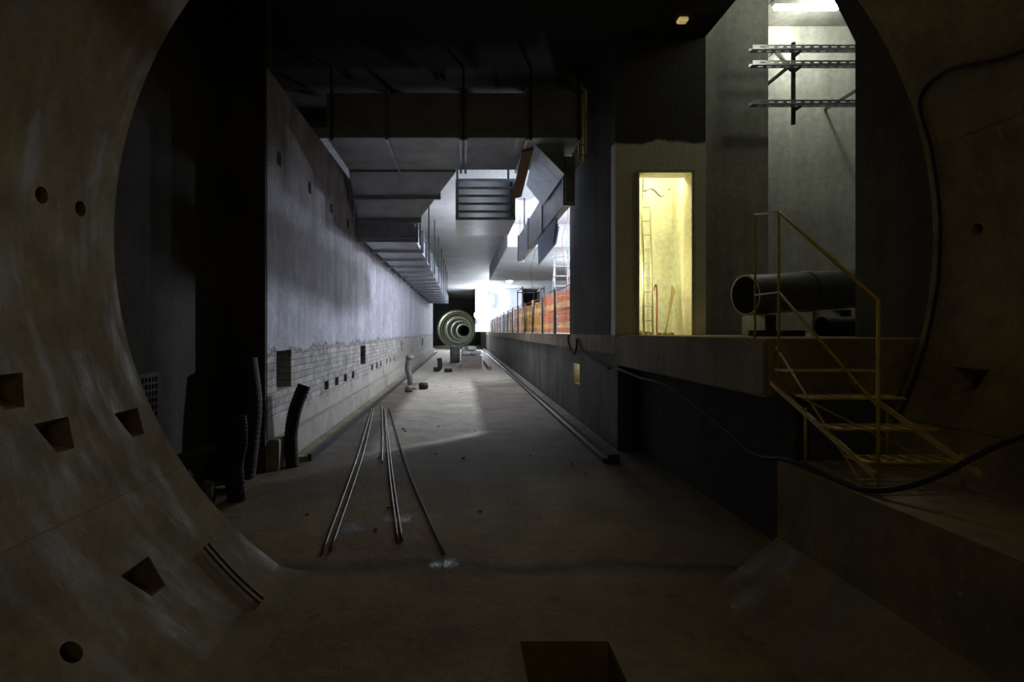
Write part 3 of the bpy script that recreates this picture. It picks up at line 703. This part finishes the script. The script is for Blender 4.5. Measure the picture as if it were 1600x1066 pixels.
bm = bmesh.new(); bmesh.ops.create_icosphere(bm, subdivisions=4, radius=1)
for v_ in bm.verts:
    q = v_.co; k = 1+.18*math.sin(q.x*9+q.y*5)+.12*math.sin(q.y*13+q.z*7); v_.co = Vector((-2.30+q.x*.25*k, 4.35+q.y*.42*k, max(0, q.z)*.38*k))
tag(finish('rubble_heap', bm, 'dark'), 'heap of dark rubble in the corner', 'rubble')
e = thing('bent_vent_pipe', (-1.41, 14.6, 0), 'grey crooked pipe fitting standing on the floor', 'pipe')
tube('pipe_body', [(-1.38,14.6,0),(-1.40,14.6,.3),(-1.46,14.6,.55),(-1.42,14.6,.85)], .08, 'hose2', e, 16, 6)
tube('pipe_collar', [(-1.42,14.6,.80),(-1.41,14.6,.90)], .10, 'hose2', e, 16)
tube('pipe_foot', [(-1.38,14.6,0),(-1.38,14.6,.06)], .13, 'hose2', e, 16)
tag(tube('loose_coupling', [(-1.45,13.9,.08),(-1.28,13.95,.08)], .08, 'hose2', None, 18), 'short loose pipe coupling lying on the floor', 'pipe', 'loose couplings')
tag(tube('loose_coupling.001', [(-1.12,14.5,.09),(-.95,14.6,.09)], .09, 'black', None, 18), 'short black pipe coupling lying on the floor', 'pipe', 'loose couplings')
tag(tube('pipe_elbow', [(-1.1,21,.08),(-.9,21,.10),(-.85,21,.25),(-.88,21,.52)], .09, 'black', None, 16, 5), 'dark pipe elbow standing on the floor', 'pipe')
tag(tube('pipe_offcut', [(-.65,20.6,.07),(-.4,20.7,.07)], .07, 'black', None, 16), 'dark pipe offcut beside an elbow', 'pipe')
tag(box('brick_pack', -.05, .84, 23.1, 24.0, 0, .52, 'brick', bev=.012), 'square pack of dusty red bricks on the track floor', 'bricks')
tag(box('brick_pack.001', -.02, .62, 24.2, 26.0, 0, .8, 'white', bev=.04), 'white wrapped block pack behind a brick pack', 'bricks')
for i, (x, z, a) in enumerate(((.16,.53,.06),(.62,.53,-.06),(.38,.73,.2))):
    bm = bmesh.new(); bmesh.ops.create_cube(bm, size=1)
    bmesh.ops.subdivide_edges(bm, edges=bm.edges[:], cuts=4, use_grid_fill=True)
    for v in bm.verts:
        q = v.co.copy(); v.co.x *= .42*(1-.35*abs(q.z)); v.co.y *= .6*(1-.35*abs(q.z)); v.co.z = q.z*.19*(1-.3*(q.x*q.x+q.y*q.y)*2)+random.uniform(-.006,.006)
    bmesh.ops.rotate(bm, verts=bm.verts, matrix=Matrix.Rotation(a, 3, 'Z')); bmesh.ops.translate(bm, verts=bm.verts, vec=(x, 23.5, z+.095))
    tag(finish('cement_sack', bm, 'white', None, True), 'white cement sack on top of a brick pack', 'sack', 'sacks on the brick pack')
e = thing('oil_drum', (-.35, 27, 0), 'grey steel drum standing on the track floor', 'drum')
tube('drum_body', [(-.35,27,0),(-.35,27,.80)], .25, 'hose2', e, 28)
for z in (.02,.3,.55,.78): tube('drum_rib', [(-.35,27,z-.012),(-.35,27,z+.012)], .265, 'hose2', e, 28)
tag(box('timber_beam', 1.05, 1.2, 22, 27, 0, .15, 'wood', bev=.01), 'long timber beam lying along the track', 'timber')
for i in range(34):
    x = random.uniform(-1.5, 1.5); y = random.uniform(4.2, 16); s = random.uniform(.008, .024)
    bm = bmesh.new(); bmesh.ops.create_icosphere(bm, subdivisions=1, radius=s)
    for v in bm.verts: v.co *= random.uniform(.7, 1.2); v.co.z *= .6
    bmesh.ops.translate(bm, verts=bm.verts, vec=(x, y, s*.45))
    tag(finish('rubble_stone', bm, 'plat'), 'small stone on the concrete floor', 'stone', 'loose stones on the floor')

w = bpy.data.worlds.new('world'); scene.world = w; w.use_nodes = True
wn = w.node_tree
wn.nodes['Background'].inputs[0].default_value = (.5,.44,.32,1); wn.nodes['Background'].inputs[1].default_value = .003
